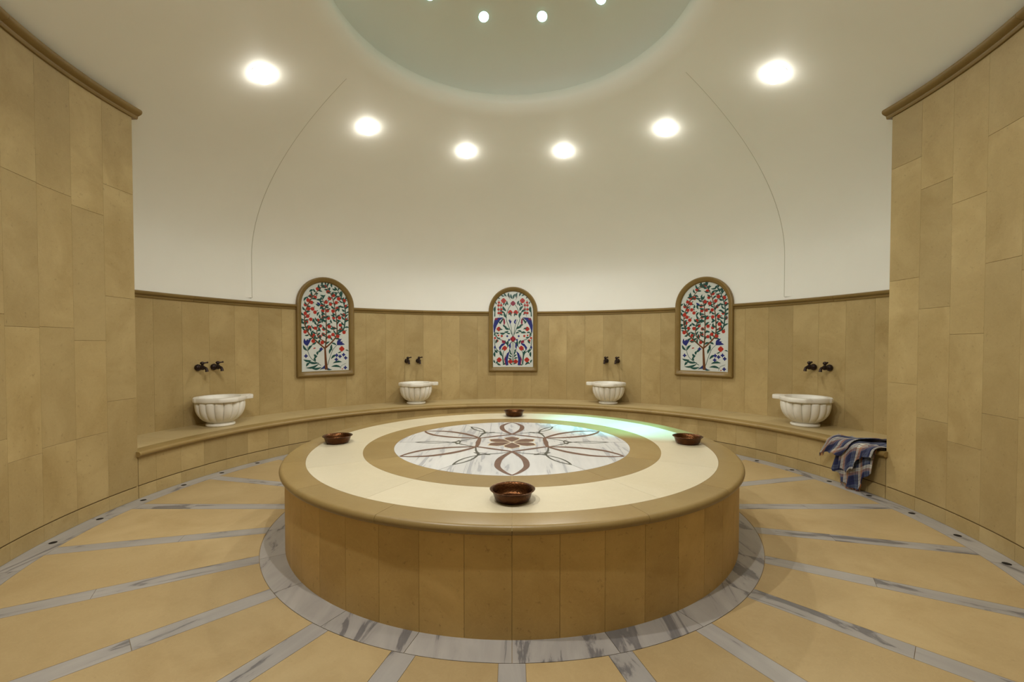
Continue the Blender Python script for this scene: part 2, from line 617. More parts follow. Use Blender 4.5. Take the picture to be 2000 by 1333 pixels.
# faint raised plaster arches crossing the dome
for idx, (A, B) in enumerate((((-3.085, 1.925), (-1.50, 0.715)), ((3.15, 1.80), (1.54, 0.62)))):
    mb = MB()
    pts = []
    n = 70
    for i in range(n + 1):
        s = i / n
        if s < 0.22:
            zz = 1.79 + (DOME_Z0 - 1.79) * s / 0.22
            pts.append((Vector((A[0], A[1], zz)), s))
        else:
            q = 1 - (1 - (s - 0.22) / 0.78)
            q = q ** 1.6
            x = A[0] + (B[0] - A[0]) * q
            y = A[1] + (B[1] - A[1]) * q
            pts.append((Vector((x, y, dome_z(min(DOME_R, math.hypot(x, y))))), s))
    rows = []
    for i, (p, s) in enumerate(pts):
        r = math.hypot(p.x, p.y)
        if p.z <= DOME_Z0:
            nrm = Vector((-p.x / r, -p.y / r, 0))
        else:
            nrm = Vector((-p.x / DOME_R ** 2, -p.y / DOME_R ** 2, -(p.z - DOME_Z0) / DOME_B ** 2)).normalized()
        tg = (pts[min(i + 1, n)][0] - pts[max(i - 1, 0)][0]).normalized()
        side = nrm.cross(tg).normalized()
        if side.x * (1 if idx else -1) < 0:
            side = -side                       # points away from the middle of the room
        base = nrm * ((DOME_R - r) if p.z <= DOME_Z0 else 0) * -1
        p = p + base
        k = max(0.0, min(1, (1 - s) / 0.5))
        w = 0.012 * k + 0.0004
        jw = 0.010 * k + 0.002
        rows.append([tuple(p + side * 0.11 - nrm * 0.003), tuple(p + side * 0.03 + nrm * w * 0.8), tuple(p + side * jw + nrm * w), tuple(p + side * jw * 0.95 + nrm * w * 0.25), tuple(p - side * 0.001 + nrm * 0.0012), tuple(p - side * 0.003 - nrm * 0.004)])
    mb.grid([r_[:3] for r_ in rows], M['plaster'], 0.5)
    mb.grid([r_[2:] for r_ in rows], M['crease_shade'], 0.5)  # thin strip coloured darker to draw the crease's shadow line
    struct(mb.build('trim_%d' % (4 + idx), angle=25))

# ------------------------------------------------------------------ bench round the apse
bench = empty('stone_bench', P(0, 3.3, 0))
tag(bench, 'long curved limestone bench running round the apse under the basins', 'bench')


def at_parent(o, par):
    o.parent = par
    o.matrix_parent_inverse = Matrix.Translation(par.location).inverted()


mb = MB()
az = [-AZ_P + 0.1, -83.66, -79.15]
while az[-1] < AZ_P - 6.5:
    az.append(az[-1] + 4.4)
az.append(AZ_P - 0.1)
sweep(mb, [(R_WALL + 0.006, 0), (R_WALL + 0.1, 0), (R_WALL + 0.1, 0.34), (R_WALL + 0.006, 0.34)], -AZ_P + 0.1, AZ_P - 0.1, M['grout'], 0.5)
for a0, a1 in zip(az, az[1:]):
    wall_tile(mb, a0, a1, R_WALL, 0.106, 0.339, M['slab'])
at_parent(mb.build('front_panel'), bench)
mb = MB()
for a0, a1 in zip(az, az[1:]):
    wall_tile(mb, a0, a1, R_WALL - 0.001, 0.0, 0.099, M['slab'], thick=0.02)
sweep(mb, [(R_WALL + 0.004, 0.097), (R_WALL + 0.03, 0.097), (R_WALL + 0.03, 0.108), (R_WALL + 0.004, 0.108)], -AZ_P + 0.1, AZ_P - 0.1, M['groove'], 0.5)
at_parent(mb.build('skirting'), bench)
mb = MB()
for k in range(20):
    a0 = -AZ_P + 0.1 + (2 * AZ_P - 0.2) * k / 20
    a1 = -AZ_P + 0.1 + (2 * AZ_P - 0.2) * (k + 1) / 20
    flat_tile(mb, a0, a1, 3.105, R_BACK, Z_SEAT, M['seat'], 0.001, thick=0.04)
at_parent(mb.build('seat_slab'), bench)
mb = MB()
prof = [(3.1055, Z_SEAT - 0.042), (2.985, Z_SEAT - 0.042)]
for i in range(9):
    th = -pi / 2 - pi * i / 8
    prof.append((2.983 + 0.021 * cos(th), Z_SEAT - 0.021 + 0.021 * sin(th)))
prof += [(3.1055, Z_SEAT)]
for k in range(14):
    e0 = AZ_P + 0.25
    a0, a1 = -e0 + 2 * e0 * k / 14, -e0 + 2 * e0 * (k + 1) / 14
    # the projecting end noses wrap in front of the tall walls
    pr = prof
    sweep(mb, pr, max(a0, -AZ_P + 0.05) + 0.01, min(a1, AZ_P - 0.05) - 0.01, M['nose'])
for s in (-1, 1):
    pr = [(2.9985, Z_SEAT - 0.042)] + [(2.983 + 0.021 * cos(-pi / 2 - pi * i / 8), Z_SEAT - 0.021 + 0.021 * sin(-pi / 2 - pi * i / 8)) for i in range(9)] + [(2.9985, Z_SEAT)]
    sweep(mb, pr, s * (AZ_P - 0.05), s * (AZ_P + 0.3), M['nose'])
at_parent(mb.build('nosing'), bench)

# ------------------------------------------------------------------ round platform
plat = empty('round_platform')
tag(plat, 'large round limestone bathing platform with an inlaid flower in the middle of the floor', 'platform')
mb = MB()
mb.lathe([(1.36, 0.0), (1.537, 0.0), (1.537, Z_PLAT - 0.05)], M['grout'], 144)
for k in range(48):
    drum_tile(mb, 7.5 * k, 7.5 * (k + 1), R_RING_IN, 0.0, Z_PLAT - 0.044, M['drum'], 0.0015)
mb.build('drum', plat)
mb = MB()
prof = [(1.431, Z_PLAT - 0.045), (1.540, Z_PLAT - 0.045)]
for i in range(9):
    th = -pi / 2 + pi * i / 8
    prof.append((1.556 + 0.0225 * cos(th), Z_PLAT - 0.0225 + 0.0225 * sin(th)))
prof += [(1.431, Z_PLAT)]
for k in range(16):
    sweep(mb, prof, 22.5 * k + 0.03, 22.5 * (k + 1) - 0.03, M['ring'], step=1.5)
mb.lathe([(1.431, Z_PLAT - 0.004), (1.545, Z_PLAT - 0.004), (1.5765, Z_PLAT - 0.02)], M['lightgrout'], 144)
mb.build('rim', plat)
mb = MB()
mb.lathe([(1.079, Z_PLAT - 0.002), (1.4305, Z_PLAT - 0.002)], M['lightgrout'], 144)
for k in range(12):
    flat_tile(mb, 30 * k, 30 * (k + 1), 1.0795, 1.4305, Z_PLAT, M['cream'], 0.0014)
tag(mb.build('ivory_ring', plat), 'ivory marble ring')
mb = MB()
mb.lathe([(0.869, Z_PLAT - 0.002), (1.079, Z_PLAT - 0.002)], M['lightgrout'], 144)
for k in range(12):
    flat_tile(mb, 30 * k, 30 * (k + 1), 0.8695, 1.0795, Z_PLAT, M['ring'], 0.0016)
tag(mb.build('tan_ring', plat), 'tan limestone ring')

mb = MB()
for k in range(6):
    t = rng.random()
    n = 24
    a0, a1 = 60 * k + 30, 60 * k + 90
    ring = [P(a0 + (a1 - a0) * i / n, 0.8694, Z_PLAT) for i in range(n + 1)]
    mb.add([(0, 0, Z_PLAT)] + ring, [(0, i + 1, i + 2) for i in range(n)], M['medal'], t)


def pol(r, a):
    return Vector((r * sin(radians(a)), r * cos(radians(a))))


def catmull(pts, per=12):
    out = []
    p = [pts[0]] + list(pts) + [pts[-1]]
    for i in range(1, len(p) - 2):
        for k in range(per):
            t = k / per
            a, b2, c2, d = p[i - 1], p[i], p[i + 1], p[i + 2]
            out.append(0.5 * ((2 * b2) + (-a + c2) * t + (2 * a - 5 * b2 + 4 * c2 - d) * t * t + (-a + 3 * b2 - 3 * c2 + d) * t ** 3))
    out.append(p[-2])
    return out


def ribbon(mb, pts, widths, m, z, per=12):
    c = catmull([Vector((p[0], p[1], w)) for p, w in zip(pts, widths)], per)
    lft, rgt = [], []
    for i, q in enumerate(c):
        d = c[min(i + 1, len(c) - 1)] - c[max(i - 1, 0)]
        nx, ny = -d.y, d.x
        l = math.hypot(nx, ny) or 1
        w = max(q.z, 0.0005) / 2
        lft.append((q.x + nx / l * w, q.y + ny / l * w, z))
        rgt.append((q.x - nx / l * w, q.y - ny / l * w, z))
    mb.grid([lft, rgt], m, rng.random())


def fan(mb, pts, m, z):
    mb.add([(p[0], p[1], z) for p in pts], [tuple(range(len(pts)))], m)


def lens_outline(c, ax, half_len, half_w, n=10):
    """pointed oval around centre c along direction ax"""
    ax = ax.normalized()
    s = Vector((-ax.y, ax.x))
    up = [c + ax * (half_len * (2 * i / n - 1)) + s * half_w * sin(pi * i / n) ** 0.8 for i in range(n + 1)]
    dn = [c + ax * (half_len * (1 - 2 * i / n)) - s * half_w * sin(pi * i / n) ** 0.8 for i in range(1, n)]
    return up + dn


def lens_ring(mb, c, ax, hl, hw, w, m, z):
    o = lens_outline(c, ax, hl, hw, 16)
    o2 = lens_outline(c, ax, hl - w * 2.2, hw - w, 16)
    mb.grid([[(p.x, p.y, z) for p in o], [(p.x, p.y, z) for p in o2]], m, rng.random(), close_u=True)


z1, z2 = Z_PLAT + 0.0004, Z_PLAT + 0.0008
for k in range(6):
    a = 60 * k
    path = [(0.862, 0), (0.80, -3.2), (0.70, -7.0), (0.60, -8.6), (0.50, -8.9), (0.40, -6.5), (0.305, 0), (0.268, 13), (0.258, 30), (0.268, 47), (0.305, 60), (0.40, 66.5), (0.50, 68.9), (0.60, 68.6), (0.70, 67.0), (0.80, 63.2), (0.862, 60)]
    wd = [0.014, 0.025, 0.035, 0.041, 0.040, 0.033, 0.026, 0.031, 0.037, 0.031, 0.026, 0.033, 0.040, 0.041, 0.035, 0.025, 0.014]
    ribbon(mb, [pol(r, a + d) for r, d in path], wd, M['inlay_brown'], z2 if k % 2 else z2 + 0.0002)
    # dark motif between two loops: leaf, small crossing almond and two arms
    b_ = a + 30
    ax = pol(1, b_)
    lens_ring(mb, pol(0.60, b_), ax, 0.145, 0.037, 0.015, M['inlay_green'], z1)
    lens_ring(mb, pol(0.412, b_), Vector((-ax.y, ax.x)), 0.072, 0.022, 0.012, M['inlay_green'], z1 + 0.0002)
    for s in (-1, 1):
        ribbon(mb, [pol(0.46, b_), pol(0.42, b_ + s * 3.5), pol(0.375, b_ + s * 12), pol(0.33, b_ + s * 22), pol(0.305, b_ + s * 30)], [0.016, 0.020, 0.016, 0.012, 0.011], M['inlay_green'], z1)
    ribbon(mb, [pol(0.745, b_), pol(0.868, b_)], [0.003, 0.003], M['inlay_green'], z1, 2)
    # flower petal
    pet = [pol(0.016, a), pol(0.075, a - 25), pol(0.125, a - 26.5), pol(0.165, a - 18), pol(0.2, a), pol(0.165, a + 18), pol(0.125, a + 26.5), pol(0.075, a + 25)]
    cen = pol(0.1, a)
    fan(mb, [cen + (p - cen) * 1.09 for p in pet], M['lightgrout'], z1)
    fan(mb, pet, M['inlay_brown'], z2)
tag(mb.build('medallion', plat, fix=False), 'white marble medallion inlaid with a six fold brown and green flower')

# ------------------------------------------------------------------ arched tile panels
PW, PSPR, PBOT, PRAD = 0.315, 1.752 - 0.815, 0.070, 0.315     # inner half width, spring height, sill, arch radius


def arch_outline(hw, bot, spr, n=24):
    pts = [(-hw, bot), (hw, bot)]
    pts += [(hw * cos(pi * i / n), spr + hw * sin(pi * i / n)) for i in range(n + 1)]
    return pts


def build_panel(az, painter, label, seed):
    root = empty('tile_panel', P(az, R_BACK, 0.815), -radians(az))
    tag(root, label, 'tile panel', 'arched tile panels on the apse wall')

    def W(u, v, d):
        """panel coordinates (u right, v up, d out of the wall) -> local"""
        th = u / R_BACK
        r = R_BACK - d
        return (r * sin(th), r * cos(th) - R_BACK, v)
    # frame: moulded section swept along the arch outline
    n = 28
    path, inn = [], []
    hw0 = 0.382
    zb = 0.0

    def outline(off):
        """off: distance in from the outer edge"""
        h = hw0 - off
        pts = []
        for i in range(9):
            pts.append((-h + 2 * h * i / 8, zb + off))
        for i in range(1, 13):
            pts.append((h, zb + off + (PSPR - zb - off) * i / 12))
        for i in range(1, n):
            pts.append((h * cos(pi * i / n), PSPR + h * sin(pi * i / n)))
        for i in range(12):
            pts.append((-h, PSPR - (PSPR - zb - off) * i / 12))
        return pts
    mb = MB()
    sec = [(0.0, -0.01), (0.0, 0.038), (0.006, 0.046), (0.016, 0.05), (0.028, 0.048), (0.036, 0.042), (0.044, 0.040), (0.058, 0.030), (0.067, 0.016), (0.069, 0.0)]
    mb.grid([[W(u, v, d) for (u, v) in outline(off)] for off, d in sec], M['trim'], None, close_u=True)
    mb.build('frame', root, angle=30)
    # glazed panel and its painting
    mb = MB()
    o = arch_outline(hw0 - 0.066, 0.066, PSPR, 28)
    # fill in horizontal bands so that it follows the wall's curve
    h = hw0 - 0.064
    rows = []
    vs = [0.064 + (PSPR - 0.064) * i / 4 for i in range(5)] + [PSPR + h * sin(pi / 2 * i / 14) for i in range(1, 15)]
    for v in vs:
        hh = h if v <= PSPR else sqrt(max(1e-6, h * h - (v - PSPR) ** 2))
        rows.append([W(-hh + 2 * hh * i / 12, v, 0.008) for i in range(13)])
    mb.grid(rows, M['glaze'], 0.5)
    pr = random.Random(seed)

    class Pen:
        lift = [0]

        def z(self):
            self.lift[0] += 1
            return 0.0086 + (self.lift[0] % 40) * 0.00002

        def poly(self, pts, m, tri=True):
            d = self.z()
            c = (sum(p[0] for p in pts) / len(pts), sum(p[1] for p in pts) / len(pts))
            k = len(pts)
            mb.add([W(c[0], c[1], d)] + [W(p[0], p[1], d) for p in pts], [(0, i + 1, (i + 1) % k + 1) for i in range(k)], m, 0.5)

        def dot(self, x, y, r, m, n=12, wob=0.0):
            self.poly([(x + r * (1 + wob * cos(4 * 2 * pi * i / n)) * cos(2 * pi * i / n), y + r * (1 + wob * cos(4 * 2 * pi * i / n)) * sin(2 * pi * i / n)) for i in range(n)], m)

        def leaf(self, x, y, ang, l, w, m):
            ca, sa = cos(ang), sin(ang)
            pts = []
            for i in range(7):
                t = i / 6
                pts.append((t * l, w * sin(pi * t) + 0.12 * l * sin(pi * t)))
            for i in range(1, 6):
                t = 1 - i / 6
                pts.append((t * l, -w * sin(pi * t) + 0.12 * l * sin(pi * t)))
            self.poly([(x + a * ca - b2 * sa, y + a * sa + b2 * ca) for a, b2 in pts], m)

        def line(self, pts, w0, w1, m):
            d = self.z()
            c = catmull([Vector((p[0], p[1], 0)) for p in pts], 8)
            lf, rt = [], []
            for i, q in enumerate(c):
                t = i / (len(c) - 1)
                w = (w0 + (w1 - w0) * t) / 2
                dd = c[min(i + 1, len(c) - 1)] - c[max(i - 1, 0)]
                l = dd.length or 1
                nx, ny = -dd.y / l, dd.x / l
                lf.append(W(q.x + nx * w, q.y + ny * w, d))
                rt.append(W(q.x - nx * w, q.y - ny * w, d))
            mb.grid([lf, rt], m, 0.5)
            return c
    painter(Pen(), pr)
    mb.build('tile_field', root, fix=False)
    return root


def paint_tree(pen, r):
    def T(x, y):
        return ((x - 497) / 565 * 0.63, 0.068 + (1195 - y) / 1030 * 1.185)

    def TT(l):
        return [T(*p) for p in l]
    # tuft and ground leaves
    for i in range(13):
        a = pi * (0.06 + 0.88 * i / 12)
        pen.leaf(*T(500 + (i - 6) * 13, 1180), a, 0.06 + 0.05 * abs(cos(a)), 0.009, M['cobalt'] if i % 3 else M['teal'])
    pen.line(TT([(505, 1182), (498, 1080), (490, 930)]), 0.040, 0.022, M['bark'])
    branches = [[(492, 940), (503, 850), (508, 700), (503, 520), (490, 420), (455, 350)],
                [(485, 930), (380, 840), (300, 760), (262, 680), (252, 600), (272, 490), (325, 380), (400, 280), (470, 205)],
                [(500, 860), (410, 800), (395, 700), (420, 620), (470, 560)],
                [(500, 925), (600, 830), (636, 750), (632, 600), (612, 450), (580, 330), (530, 230), (500, 190)],
                [(640, 755), (718, 700), (737, 580), (740, 480), (715, 380), (680, 300), (640, 235)]]
    for j, bb in enumerate(branches):
        c = pen.line(TT(bb), 0.020 if j != 2 else 0.013, 0.008, M['bark'] if j != 4 else M['teal'])
        for i in range(5, len(c), 2):
            d = c[min(i + 1, len(c) - 1)] - c[i - 1]
            a = atan2(d.y, d.x)
            s = 1 if (i // 2) % 2 else -1
            pen.leaf(c[i].x, c[i].y, a + s * r.uniform(0.6, 1.3), r.uniform(0.055, 0.085), r.uniform(0.010, 0.014), M['teal'])
    for (x, y) in [(540, 190), (580, 220), (620, 265), (650, 245), (705, 320), (310, 290), (290, 340), (430, 215), (755, 300), (455, 330), (500, 320), (380, 420), (430, 480),
                   (560, 540), (690, 610), (350, 640), (460, 640), (580, 640), (340, 740), (440, 740), (570, 745), (690, 420), (660, 500), (545, 450), (400, 560), (245, 660), (245, 400), (610, 700), (520, 610), (300, 690)]:
        pen.leaf(*T(x, y), r.uniform(0, 6.28), r.uniform(0.055, 0.08), 0.013, M['teal'])
    fruits = [(497, 212), (408, 247), (530, 272), (598, 308), (328, 335), (380, 345), (550, 348), (660, 345), (728, 362), (297, 385), (335, 407), (508, 395), (560, 415), (630, 392), (265, 437), (460, 440), (645, 458), (745, 430),
              (300, 482), (347, 480), (375, 517), (468, 495), (523, 492), (590, 493), (718, 535), (262, 535), (290, 565), (325, 600), (278, 632), (473, 570), (535, 580), (597, 573), (668, 570), (750, 592), (410, 608), (437, 672),
              (543, 677), (677, 657), (310, 695), (377, 700), (478, 707), (598, 695), (683, 712), (258, 745), (355, 782), (432, 795), (470, 770), (543, 797), (588, 770), (645, 790), (722, 742), (352, 848), (458, 865)]
    for (x, y) in fruits:
        q = T(x, y)
        pen.dot(q[0], q[1], 0.0245 * r.uniform(0.9, 1.08), M['red'], 12)
        pen.leaf(q[0], q[1] - 0.004, r.uniform(0, 6.28), 0.014, 0.004, M['maroon'])
        pen.leaf(q[0] + 0.018, q[1] + 0.01, r.uniform(-1, 2.2), 0.03, 0.006, M['teal'])
    # bird
    pen.leaf(*T(445, 425), 2.6, 0.06, 0.014, M['cobalt'])
    pen.leaf(*T(440, 415), 3.9, 0.05, 0.008, M['teal'])
    # tulips
    for (x, y, a, m2) in ((283, 905, 1.5, M['cobalt']), (635, 895, 0.5, M['cobalt'])):
        for da in (-0.42, 0, 0.42):
            pen.leaf(*T(x, y), a + da, 0.095 if da == 0 else 0.11, 0.018, m2)
    pen.line(TT([(283, 905), (290, 970), (330, 1050), (440, 1130)]), 0.005, 0.008, M['teal'])
    pen.line(TT([(635, 895), (585, 950), (545, 1050), (520, 1130)]), 0.005, 0.008, M['teal'])
    for (x, y, a, l) in ((285, 960, 2.2, 0.09), (290, 960, 0.9, 0.09), (330, 1070, 3.0, 0.10), (420, 1100, 2.9, 0.16), (420, 1110, 3.4, 0.17), (540, 1000, 1.1, 0.09), (575, 960, 1.6, 0.08), (560, 1060, 0.6, 0.1),
                         (380, 1080, 1.9, 0.05), (365, 1050, 0.8, 0.05), (400, 1010, 1.4, 0.05), (410, 980, 0.6, 0.05), (390, 1020, 2.6, 0.04), (580, 1110, 0.1, 0.12), (560, 1150, -0.1, 0.13), (450, 1150, 3.2, 0.13), (265, 1140, 0.8, 0.07)):
        pen.leaf(*T(x, y), a, l * 1.1, 0.015, M['teal'])
    # carnation and little blue flowers
    q = T(693, 940)
    pen.dot(q[0], q[1], 0.034, M['red'], 16, 0.12)
    pen.leaf(*T(690, 965), 3.6, 0.06, 0.008, M['teal'])
    pen.leaf(*T(735, 955), -0.3, 0.05, 0.007, M['teal'])
    for (x, y) in ((265, 1018), (630, 1015), (670, 1030), (715, 1010), (740, 1048), (625, 1065), (735, 1165), (445, 940)):
        q = T(x, y)
        pen.dot(q[0], q[1], 0.021, M['cobalt'], 20, 0.30)
    pen.line(TT([(670, 1180), (690, 1140), (745, 1115)]), 0.004, 0.004, M['teal'])
    q = T(350, 938)
    pen.leaf(q[0], q[1], 0.3, 0.04, 0.008, M['red'])
    pen.leaf(*T(695, 1188), 1.0, 0.02, 0.008, M['red'])


def paint_floral(pen, r):
    def T(x, y):
        return ((x - 483) / 545 * 0.63, 0.068 + (1190 - y) / 1005 * 1.185)

    def both(fn, *pts):
        for s in (1, -1):
            fn([((x - 483) * s + 483, y) for (x, y) in pts], s)

    def poly(pts, m):
        both(lambda q, s: pen.poly([T(*p) for p in q], m), *pts)

    def dot(x, y, rad, m, wob=0.0, n=14):
        both(lambda q, s: pen.dot(*T(*q[0]), rad, m, n, wob), (x, y))

    def line(pts, w0, w1, m):
        both(lambda q, s: pen.line([T(*p) for p in q], w0 * 1.6, w1 * 1.6, m), *pts)

    def leaf(x, y, ang, l, w, m):
        both(lambda q, s: pen.leaf(*T(*q[0]), ang if s == 1 else pi - ang, l, w, m), (x, y))
    # stems
    line([(483, 1150), (470, 980), (478, 780)], 0.006, 0.004, M['teal'])
    line([(478, 780), (420, 640), (390, 540), (420, 420), (470, 345)], 0.006, 0.005, M['teal'])
    line([(475, 780), (455, 650), (420, 560)], 0.005, 0.004, M['teal'])
    line([(350, 1160), (330, 1020), (255, 950), (230, 830), (265, 760)], 0.008, 0.005, M['teal'])
    line([(360, 1150), (350, 1000), (430, 900), (470, 850)], 0.006, 0.006, M['teal'])
    line([(235, 690), (240, 760), (300, 820), (360, 840)], 0.008, 0.006, M['teal'])
    line([(300, 520), (310, 430), (330, 330)], 0.004, 0.003, M['teal'])
    line([(235, 520), (240, 400)], 0.012, 0.006, M['teal'])
    # big blue saz leaves
    poly([(222, 740), (215, 640), (232, 560), (270, 535), (350, 530), (300, 575), (262, 640), (240, 700)], M['cobalt'])
    poly([(232, 570), (240, 540), (300, 538), (270, 562)], M['maroon'])
    poly([(350, 530), (372, 560), (378, 600), (360, 650), (352, 600)], M['maroon'])
    poly([(345, 535), (300, 600), (320, 610), (352, 560)], M['teal'])
    poly([(440, 975), (400, 1010), (376, 1080), (390, 1170), (420, 1165), (412, 1090), (425, 1030)], M['cobalt'])
    poly([(385, 1020), (362, 1090), (378, 1160), (390, 1170), (376, 1085)], M['maroon'])
    poly([(380, 870), (330, 880), (290, 930), (305, 975), (330, 920), (370, 890)], M['cobalt'])
    poly([(335, 830), (378, 845), (375, 880), (330, 865)], M['maroon'])
    poly([(450, 860), (425, 900), (440, 960), (455, 920)], M['cobalt'])
    poly([(235, 900), (222, 930), (235, 960), (248, 930)], M['cobalt'])
    poly([(410, 230), (430, 275), (455, 310), (440, 280)], M['maroon'])
    for x, y, a in ((445, 620, 1.2), (455, 600, 1.9)):
        leaf(x, y, a, 0.06, 0.012, M['cobalt'])
    # flowers
    for x, y, rad in ((355, 310, 0.038), (445, 465, 0.036), (290, 685, 0.034), (370, 940, 0.036), (295, 1095, 0.037), (447, 1118, 0.034)):
        dot(x, y, rad, M['red'], 0.10, 18)
        dot(x, y, rad * 0.3, M['maroon'])
    for x, y, rad in ((265, 842, 0.024), (238, 805, 0.018), (330, 778, 0.018), (285, 770, 0.014)):
        dot(x, y, rad, M['red'], 0.1)
    for x, y in ((287, 372), (322, 370), (287, 425), (325, 425), (288, 474), (322, 470), (292, 335)):
        dot(x, y, 0.020, M['red'])
        leaf(x, y - 18, 1.6, 0.02, 0.005, M['teal'])
    q = T(483, 345)
    pen.dot(q[0], q[1], 0.036, M['maroon'], 18, 0.1)
    q = T(483, 818)
    pen.dot(q[0], q[1], 0.042, M['maroon'], 20, 0.1)
    pen.dot(q[0], q[1], 0.024, M['red'], 14)
    for x, y in ((430, 830), (405, 780)):
        dot(x, y, 0.016, M['cobalt'], 0.2)
    # leaves
    for x, y, a, l in ((400, 255, 2.2, 0.06), (370, 250, 2.8, 0.05), (440, 275, 1.8, 0.07), (478, 290, 1.9, 0.07), (310, 285, 2.5, 0.04), (265, 360, 2.0, 0.04), (350, 375, 1.0, 0.05), (380, 385, 1.2, 0.05), (420, 370, 1.9, 0.06),
                       (395, 450, 2.2, 0.08), (375, 470, 2.6, 0.07), (400, 540, 2.0, 0.08), (350, 500, 2.7, 0.05), (420, 500, 0.6, 0.05), (460, 520, 1.6, 0.04), (325, 620, 2.2, 0.05), (400, 660, 2.6, 0.06), (345, 690, 2.9, 0.05),
                       (440, 690, 2.7, 0.075), (425, 710, 3.4, 0.06), (450, 745, 2.9, 0.05), (380, 740, 3.1, 0.07), (300, 740, 3.0, 0.05), (315, 805, 3.1, 0.05), (230, 780, 1.2, 0.05), (400, 890, 2.0, 0.06), (415, 920, 1.5, 0.08),
                       (280, 1000, 2.4, 0.06), (260, 1010, 1.3, 0.05), (330, 970, 0.8, 0.05), (240, 1060, 1.6, 0.07), (245, 1140, 2.0, 0.05), (250, 1150, 0.8, 0.05), (320, 1165, 2.6, 0.06), (350, 1165, 0.5, 0.05), (470, 1030, 2.1, 0.05),
                       (470, 1060, 2.4, 0.05), (455, 1000, 1.9, 0.05), (470, 1085, 2.8, 0.05), (478, 1160, 2.6, 0.04), (340, 1050, 1.9, 0.08), (240, 470, 1.5, 0.08), (245, 880, 1.0, 0.06)):
        leaf(x, y, a, l * 1.3, l * 0.24, M['teal'])


build_panel(NICHES[0], paint_tree, 'arched tile panel with a red fruit tree, between the two basins on the left', 3)
build_panel(NICHES[1], paint_floral, 'central arched tile panel with mirrored blue leaves and red carnations', 4)
build_panel(NICHES[2], paint_tree, 'arched tile panel with a red fruit tree, between the two basins on the right', 5)

# ------------------------------------------------------------------ marble basins


def make_basin(mirror):
    root = empty('marble_basin')
    mb = MB()
    mb.lathe([(0.0, 0.0), (0.126, 0.0), (0.134, 0.006), (0.136, 0.016), (0.131, 0.026), (0.118, 0.031), (0.108, 0.036), (0.106, 0.046), (0.0, 0.046)], M['basin'], 40)
    mb.build('foot', root)
    mb = MB()

    def flute(r, z, a):
        s = abs(cos(8 * a))
        env = max(0.0, min(1.0, (z - 0.042) / 0.03)) * max(0.0, min(1.0, (0.268 - z) / 0.02))
        return r * (1 - 0.05 * env * (1 - s ** 0.8) - 0.075 * env * (1 - s ** 0.22))
    out = [(0.0, 0.040), (0.107, 0.038), (0.130, 0.048), (0.160, 0.066), (0.186, 0.092), (0.207, 0.125), (0.221, 0.162), (0.228, 0.200), (0.229, 0.232), (0.225, 0.250), (0.215, 0.260), (0.208, 0.270)]
    mb.lathe(out, M['basin'], 384, flute)
    mb.build('bowl', root, angle=60)
    # thick lobed rim with one long ear and a small front lobe, and the hollow inside
    mb = MB()

    def rim_r(a):
        d = degrees(a) % 360
        r = 0.237

        def lobe(c, half, h):
            x = abs((d - c + 180) % 360 - 180)
            return h / (1 + (x / half) ** 8)
        r += lobe(0, 12, 0.080) + lobe(268, 24, 0.024) + lobe(180, 8, 0.012) + lobe(90, 20, 0.012)
        return r
    n = 180
    prof = [(0.86, 0.262, 0), (0.985, 0.262, 1), (1.0, 0.268, 1), (1.0, 0.298, 1), (0.985, 0.306, 1), (0.0, 0.306, 2), (0.0, 0.300, 3), (0.0, 0.24, 4), (0.0, 0.19, 5), (0.0, 0.165, 6)]
    rows = []
    for f, z, kind in prof:
        row = []
        for k in range(n):
            a = 2 * pi * k / n
            R0 = rim_r(a)
            rr = {0: min(R0, 0.236) * 0.88, 1: R0 * f, 2: 0.190, 3: 0.185, 4: 0.165, 5: 0.115, 6: 0.0}[kind]
            row.append((rr * cos(a) * (-1 if mirror else 1), rr * sin(a), z))
        rows.append(row)
    mb.grid(rows, M['basin'], None, close_u=True)
    mb.build('rim', root, angle=40)
    return root


BAS = [(-66.6, 'left', 'fluted white marble basin on the bench, leftmost, below the tall left wall end'),
       (-24.3, 'left', 'fluted white marble basin on the bench between left fruit tree panel and central panel'),
       (24.4, 'right', 'fluted white marble basin on the bench between central panel and right fruit tree panel'),
       (66.9, 'right', 'fluted white marble basin on the bench, rightmost, nearest the plaid towel')]
protoL, protoR = make_basin(False), make_basin(True)
seen = set()
for az, side, lab in BAS:
    pro = protoL if side == 'left' else protoR
    o = pro if side not in seen else copy_tree(pro)
    seen.add(side)
    o.location = P(az, 3.372, Z_SEAT)
    # ear points along the bench towards the middle of the apse
    o.rotation_euler.z = {-66.6: radians(66.6 - 14), -24.3: radians(24.3 - 8), 24.4: radians(-24.4 + 8), 66.9: radians(-66.9 + 14)}[az]
    tag(o, lab, 'basin', 'fluted marble basins on the bench')

# ------------------------------------------------------------------ taps


